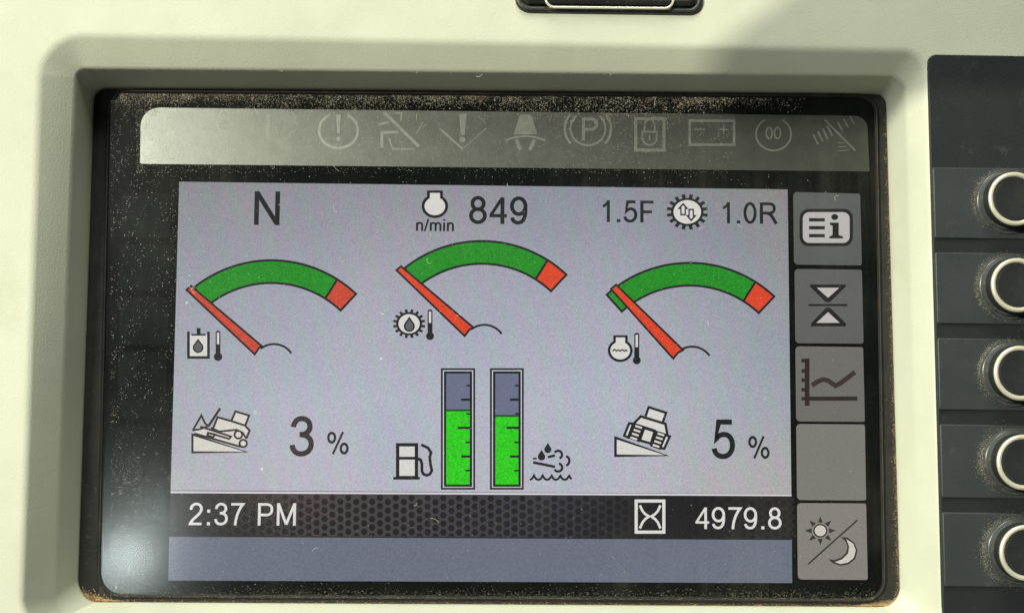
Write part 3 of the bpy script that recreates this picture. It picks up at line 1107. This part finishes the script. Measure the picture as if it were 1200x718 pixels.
# unlit key tiles down the left edge
for y0, y1 in ((226, 278), (286, 340), (348, 404), (412, 490), (499, 553), (559, 609), (616, 666)):
    w = 0.10
    f = lambda y: 143 - (y - 226) * 0.022
    q = [(f(y0), y0), (f(y0) + 57, y0 + 0.4), (f(y1) + 57, y1 + 0.4), (f(y1), y1)]
    lp = round_quad([P(*p, w)[:2] for p in q], [0.5] * 4, w, 3)
    mesh_obj('unlit_key', lp, [tuple(range(len(lp)))[::-1]], MAT['left_key'], mon)

# ================================================================== keypad panel and buttons
WK = WF + 0.35
kp = thing('keypad_panel', P(1200, 800, WF), 'charcoal keypad panel with slate grey bands at the right of the display', 'keypad')
qK = [(1087, 63.5), (1420, 69), (1420, 800), (1107.4, 800)]
kl = rounded_loop(qK, [2.0, 2, 2, 2], WK)
cen = np.array([np.mean([p[0] for p in kl]), np.mean([p[1] for p in kl])])
loft('panel', [[(p[0], p[1], WF - 2.0) for p in kl], [(p[0], p[1], WF + 0.1) for p in kl], inset(kl, 0.25, WK)], [0, 0.1, 0], MAT['keypad'], kp, 3, cap_last=True)
WB = WK + 0.45
for y0, y1 in ((196, 279), (295.5, 379), (396, 480), (497, 583), (600, 687)):
    xl = lambda y: 1089.6 + (y - 63) * 0.0277
    lp = rounded_loop([(xl(y0), y0), (1412, y0 + 4), (1412, y1 + 4), (xl(y1), y1)], [0.4] * 4, WB, 3)
    cen = np.array([np.mean([p[0] for p in lp]), np.mean([p[1] for p in lp])])
    loft('key_band', [[(p[0], p[1], WK - 0.2) for p in lp], [(p[0], p[1], WB - 0.15) for p in lp], inset(lp, 0.2, WB)], [0, 0.1, 0], MAT['keyband'], kp, 3, cap_last=True)


def lathe(name, prof, mat, parent, n=56, close=False):
    """prof: (radius mm, height mm above the band); axis = w through the thing's origin"""
    verts, faces = [], []
    for r, h in prof:
        for k in range(n):
            a = 2 * math.pi * k / n
            verts.append((r * math.cos(a), r * math.sin(a), h))
    for i in range(len(prof) - 1):
        for k in range(n):
            j = (k + 1) % n
            faces.append((i * n + k, i * n + j, (i + 1) * n + j, (i + 1) * n + k))
    if close:
        faces.append(tuple((len(prof) - 1) * n + k for k in range(n)))
    me = bpy.data.meshes.new(name)
    me.from_pydata([tuple(W3(v)) for v in verts], [], faces)
    me.materials.append(mat)
    bm = bmesh.new()
    bm.from_mesh(me)
    bmesh.ops.recalc_face_normals(bm, faces=bm.faces[:])
    for f in bm.faces:
        f.smooth = True
    for e in bm.edges:
        if len(e.link_faces) == 2 and e.calc_face_angle(0) > math.radians(38):
            e.smooth = False
    bm.to_mesh(me)
    bm.free()
    o = bpy.data.objects.new(name, me)
    link(o, parent)
    return o


HB = 3.6
ring_c = [(1190, 233), (1193.2, 334), (1196.6, 437), (1200.2, 541.5), (1203.6, 647.5)]
labels = ['round black push button with cream ring, topmost of the column', 'round black push button with cream ring, second from the top', 'round black push button with cream ring, middle of the five',
          'round black push button with cream ring, fourth from the top', 'round black push button with cream ring, lowest of the column']
first = None
for i, (x, y) in enumerate(ring_c):
    c = P(x, y, WB + HB)
    base = (c[0], c[1], WB)
    b = thing('push_button', base, labels[i], 'button', 'round push buttons down the keypad')
    if first is None:
        first = b
        lathe('collar', [(7.15, -0.3), (7.12, 0.2), (7.0, 0.38), (6.86, 0.40), (6.74, 0.30), (6.62, 0.36), (6.48, 0.6), (6.32, 1.0), (6.15, 1.25), (5.9, 1.25)], MAT['collar'], b)
        lathe('body', [(5.98, 1.0), (5.98, 2.9), (5.9, 3.3), (5.72, 3.5)], MAT['button'], b)
        lathe('light_ring', [(5.80, 3.35), (5.80, 3.50), (5.73, 3.68), (5.59, 3.82), (5.40, 3.90), (5.20, 3.90), (5.00, 3.83), (4.85, 3.68), (4.77, 3.50), (4.75, 3.30)], MAT['ring'], b)
        lathe('cap', [(4.80, 3.0), (4.78, 3.34), (4.55, 3.47), (4.0, 3.43), (2.5, 3.30), (0.6, 3.22)], MAT['button'], b, close=True)
    else:
        for ch in first.children:
            cc = ch.copy()
            link(cc, b)

# ================================================================== rocker switch at the top edge
sw = thing('rocker_switch', P(713, 16, WF), 'dark rocker switch with pale outline at the top edge above the display', 'switch')
ql = [(601, -130), (824, -126), (823.5, 18.5), (604, 15.5)]
s0 = rounded_loop(ql, [3.2] * 4, WF)
cen = np.array([np.mean([p[0] for p in s0]), np.mean([p[1] for p in s0])])
loft('frame', [[(p[0], p[1], WF - 1) for p in s0], [(p[0], p[1], WF + 0.5) for p in s0], inset(s0, 0.5, WF + 0.9), inset(s0, 1.2, WF + 0.9), inset(s0, 1.6, WF + 0.1)], [0, 0.4, 0.2, 0.3, 0], MAT['switch'], sw, 3)
r0 = inset(s0, 1.65, WF + 0.0)
loft('rocker', [r0, inset(s0, 1.75, WF + 1.0), inset(s0, 2.6, WF + 1.7)], [0, 0.6, 0], MAT['switch'], sw, 4, cap_last=True)
o_out = round_quad([P(*q, WF + 1.75)[:2] for q in [(636, -110), (791, -108), (790.5, 11.5), (638.5, 10)]], [2.2] * 4, WF + 1.70)
cen = np.array([np.mean([p[0] for p in o_out]), np.mean([p[1] for p in o_out])])
loft('outline_ring', [o_out, inset(o_out, 0.12, WF + 1.82), inset(o_out, 0.45, WF + 1.82), inset(o_out, 0.55, WF + 1.70)], [0, 0.05, 0.05, 0], MAT['ring'], sw, 2)

# ================================================================== unseen plate added up and left, shaped to shade the console's upper right
vz = thing('shade_caster', SUN_POS * 0.15 + np.array(P(1050, 20, WF)) * 0.85, 'black plate beyond the frame, added to shade the console top', 'caster')
sh = [(1160, -180), (915, 0), (850, 48), (795, 92), (812, 108), (1330, 104), (1330, -180)]
S = 0.15
top, bot = [], []
for x, y in sh:
    p = np.array(P(x, y, WF))
    q = p + (SUN_POS - p) * S
    bot.append(tuple(q))
    top.append(tuple(q + SUN_DIR * 4.0))
n = len(sh)
vf = [tuple(range(n)), tuple(range(n, 2 * n))[::-1]] + [(i, (i + 1) % n, n + (i + 1) % n, n + i) for i in range(n)]
mesh_obj('caster_panel', bot + top, vf, MAT['caster'], vz)

# ================================================================== dust
GR = [(1, 0, -0.35), (-0.5, 0.87, -0.35), (-0.5, -0.87, -0.35), (0, 0, 0.75)]


class Dust:
    def __init__(self):
        self.v, self.f, self.m = [], [], []

    def grain(self, u, v, w, s, mi=0):
        b = len(self.v)
        a = random.uniform(0, 6.28)
        ca, sa = math.cos(a), math.sin(a)
        kx, ky = random.uniform(0.6, 1.3), random.uniform(0.6, 1.3)
        for x, y, z in GR:
            x, y = x * kx, y * ky
            self.v.append((u + s * (x * ca - y * sa), v + s * (x * sa + y * ca), w + s * 0.7 * (z + 0.35)))
        self.f += [(b, b + 1, b + 3), (b + 1, b + 2, b + 3), (b + 2, b, b + 3), (b, b + 2, b + 1)]
        self.m += [mi] * 4

    def fibre(self, u, v, w, length, width, mi=0):
        a = random.uniform(0, 6.28)
        n = 7
        bend = random.uniform(-0.5, 0.5)
        pts = []
        for k in range(n):
            pts.append((u, v, w + 0.06))
            u += math.cos(a) * length / n
            v += math.sin(a) * length / n
            a += bend + random.uniform(-0.25, 0.25)
        b = len(self.v)
        for k, p in enumerate(pts):
            q = pts[min(k + 1, n - 1)]
            o = pts[max(k - 1, 0)]
            t = np.array([q[0] - o[0], q[1] - o[1]])
            t /= np.linalg.norm(t) + 1e-9
            nx, ny = -t[1] * width / 2, t[0] * width / 2
            self.v += [(p[0] + nx, p[1] + ny, p[2]), (p[0] - nx, p[1] - ny, p[2]), (p[0], p[1], p[2] + width * 0.6)]
        for k in range(n - 1):
            i, j = b + 3 * k, b + 3 * k + 3
            self.f += [(i, j, j + 2, i + 2), (j + 1, i + 1, i + 2, j + 2)]
            self.m += [mi] * 2

    def build(self, name, mats, label, cat):
        o = mesh_obj(name, self.v, self.f, mats, None, self.m)
        o['kind'] = 'stuff'
        o['label'] = label
        o['category'] = cat
        return o


GW = 1.305
rnd = random.random


def edge_tb(x):   # top edge of the glass in photo rows
    return 108.5 + (x - 128) * 0.0067


d = Dust()


def clump(x, y, seed):      # cheap smooth noise 0..1 used to gather the dust in patches
    return 0.5 + 0.25 * (math.sin(x * 0.061 + seed) * math.sin(y * 0.083 + seed * 2.1) + math.sin(x * 0.149 + y * 0.117 + seed * 3.3) + 0.6 * math.sin(x * 0.31 - y * 0.27 + seed))


# caked band along the glass top; grains thinned at right to imitate shade
k = 0
while k < 12500:
    x = 134 + 880 * rnd() ** 1.15
    if x > 800 and rnd() < (x - 800) / 150:
        continue
    dep = 9.0 + 3 * math.sin(x * 0.02) + (7 if 560 < x < 800 else 0) * rnd()
    y = edge_tb(x) + 1 + abs(random.gauss(0, 1)) * dep
    if rnd() > 0.25 + 1.0 * clump(x, y, 1.7):
        continue
    if x < 160 and y < 128 and (160 - x) ** 2 + (128 - y) ** 2 > 26 ** 2:
        continue
    u, v, _w = P(x, y, GW)
    d.grain(u, v, GW, random.choice((0.03, 0.035, 0.045, 0.055, 0.065, 0.085, 0.12)), 0 if rnd() < 0.75 else 1)
    k += 1
# left column
k = 0
while k < 3600:
    x = 130 + 78 * rnd() ** 1.5
    y = 118 + 580 * rnd() ** 1.8
    if rnd() > max(0.0, clump(x * 1.6, y, 4.2)) ** 2.2 * 2.2:
        continue
    u, v, _w = P(x, y, GW)
    d.grain(u, v, GW, random.choice((0.025, 0.03, 0.03, 0.04, 0.05, 0.07, 0.10)), 1)
    k += 1
# over the indicator strip
for _ in range(6500):
    x = 160 + 700 * rnd() ** 1.4
    y = 128 + 75 * rnd()
    u, v, _w = P(x, y, GW)
    d.grain(u, v, GW, random.uniform(0.03, 0.075), 1)
# sparse over the screen
for _ in range(2600):
    x = 200 + 720 * rnd() ** 1.7
    y = 205 + 480 * rnd() ** 1.5
    u, v, _w = P(x, y, GW)
    d.grain(u, v, GW, random.choice((0.03, 0.04, 0.05, 0.05, 0.06, 0.09)), 1)
for _ in range(260):
    x = 205 + 800 * rnd()
    y = 205 + 480 * rnd()
    u, v, _w = P(x, y, GW)
    d.grain(u, v, GW, random.uniform(0.04, 0.1), 1)
# bottom margin
for _ in range(3000):
    x = 130 + 895 * rnd()
    y = 700 - abs(random.gauss(0, 1)) * 6 + (x - 130) * 0.003
    u, v, _w = P(x, y, GW)
    d.grain(u, v, GW, random.uniform(0.03, 0.08))
# a few dried droplets
for x, y, s in ((299.5, 483.5, 0.42), (307, 549.5, 0.34), (305, 484, 0.16), (447, 420, 0.3), (327, 240, 0.12), (222, 323, 0.2), (219, 355, 0.3)):
    u, v, _w = P(x, y, GW)
    for k in range(9):
        a = 6.283 * k / 9
        d.grain(u + s * 0.62 * math.cos(a), v + s * 0.62 * math.sin(a), GW, s * 0.42, 1)
# lint
for _ in range(26):
    x = 140 + 800 * rnd() ** 1.3
    y = 130 + 540 * rnd() ** 1.4
    u, v, _w = P(x, y, GW)
    d.fibre(u, v, GW, random.uniform(0.7, 2.6), random.uniform(0.04, 0.07), 1)
for x, y in ((733, 122), (767, 124), (514, 612), (980, 235)):
    u, v, _w = P(x, y, GW)
    d.fibre(u, v, GW, 2.4, 0.055, 1)
d.build('glass_dust', [MAT['dust'], MAT['pale_dust']], 'pale dust specks and lint scattered over the display glass', 'dust')

# soil caught in the recess corners and along the bezel
d = Dust()
for _ in range(1500):
    t = abs(random.gauss(0, 0.42))
    x = 95 + 46 * t + random.gauss(0, 1.0)
    y = 704 - abs(random.gauss(0, 1)) * (5.0 * max(0.12, 1 - t)) - 7 * max(0, 1 - t * 4) * rnd()
    u, v, _w = P(x, y, 0.6)
    d.grain(u, v, 0.25 + 0.5 * rnd(), random.choice((0.05, 0.07, 0.09, 0.12, 0.18)), 0)
for _ in range(1300):
    t = abs(random.gauss(0, 0.5))
    x = 1053 - 44 * t
    y = 709.5 - abs(random.gauss(0, 1)) * 3.2 * max(0.2, 1 - 0.7 * t) - 10 * max(0, 1 - t * 5) * rnd()
    u, v, _w = P(x, y, 0.5)
    d.grain(u, v, 0.25 + 0.4 * rnd(), random.choice((0.04, 0.06, 0.08, 0.12)), 0)
for _ in range(2300):
    y = 130 + 575 * rnd() ** 0.8
    x = 1040 + (y - 110) * 0.0262 - abs(random.gauss(0, 1)) * 2.6
    u, v, _w = P(x, y, 0.35)
    d.grain(u, v, 0.3, random.uniform(0.04, 0.10), 0)
for _ in range(2600):
    x = 110 + 935 * rnd()
    y = 705.5 + (x - 90) * 0.0055 - abs(random.gauss(0, 1)) * 1.6
    u, v, _w = P(x, y, 0.4)
    d.grain(u, v, 0.35, random.uniform(0.05, 0.11), 0)
for _ in range(1400):
    x = 125 + 910 * rnd()
    y = 103 + (x - 110) * 0.0075 + abs(random.gauss(0, 1)) * 1.5
    u, v, _w = P(x, y, 0.4)
    d.grain(u, v, 0.35, random.uniform(0.04, 0.09), 0)
d.build('recess_dust', [MAT['soil']], 'brown soil dust caught around the recess rim and corners', 'dust')

# dust round the push buttons
d = Dust()
for i, (x, y) in enumerate(ring_c):
    c = P(x, y, WB + HB)
    for _ in range(520 + 170 * i):
        a = random.gauss(math.pi * (0.93 + 0.05 * math.sin(i * 2.3)), 0.6 + 0.12 * math.sin(i * 1.7))
        r = 7.1 + abs(random.gauss(0, 1)) * 0.75 * (0.6 + 0.5 * (i >= 3))
        d.grain(c[0] + r * math.cos(a), c[1] + r * math.sin(a), WB, random.uniform(0.02, 0.065), 0)
    for _ in range(300):
        a = random.gauss(math.pi * 0.9, 0.9)
        r = random.uniform(6.75, 7.1)
        d.grain(c[0] + r * math.cos(a), c[1] + r * math.sin(a), WB + 0.36, random.uniform(0.02, 0.06), 0)
d.build('button_dust', [MAT['dust']], 'tan dust gathered around the round push buttons', 'dust')

# lint and crumbs lying on the step of the recess
d = Dust()
for x, y in ((331, 84), (489, 86), (565, 87), (692, 83), (717, 88), (190, 60), (262, 54), (182, 52)):
    u, v, _w = P(x, y, 9.0)
    d.fibre(u, v, 9.0, random.uniform(1.0, 2.2), 0.10)
for _ in range(420):
    x = 110 + 900 * rnd() ** 1.4
    y = 81 + (x - 100) * 0.0092 + random.gauss(0, 0.9)
    u, v, _w = P(x, y, 9.3)
    d.grain(u, v, 9.2, random.choice((0.03, 0.04, 0.05, 0.08)))
d.build('recess_lint', [MAT['pale_dust']], 'pale lint and crumbs on the step above the display', 'lint')
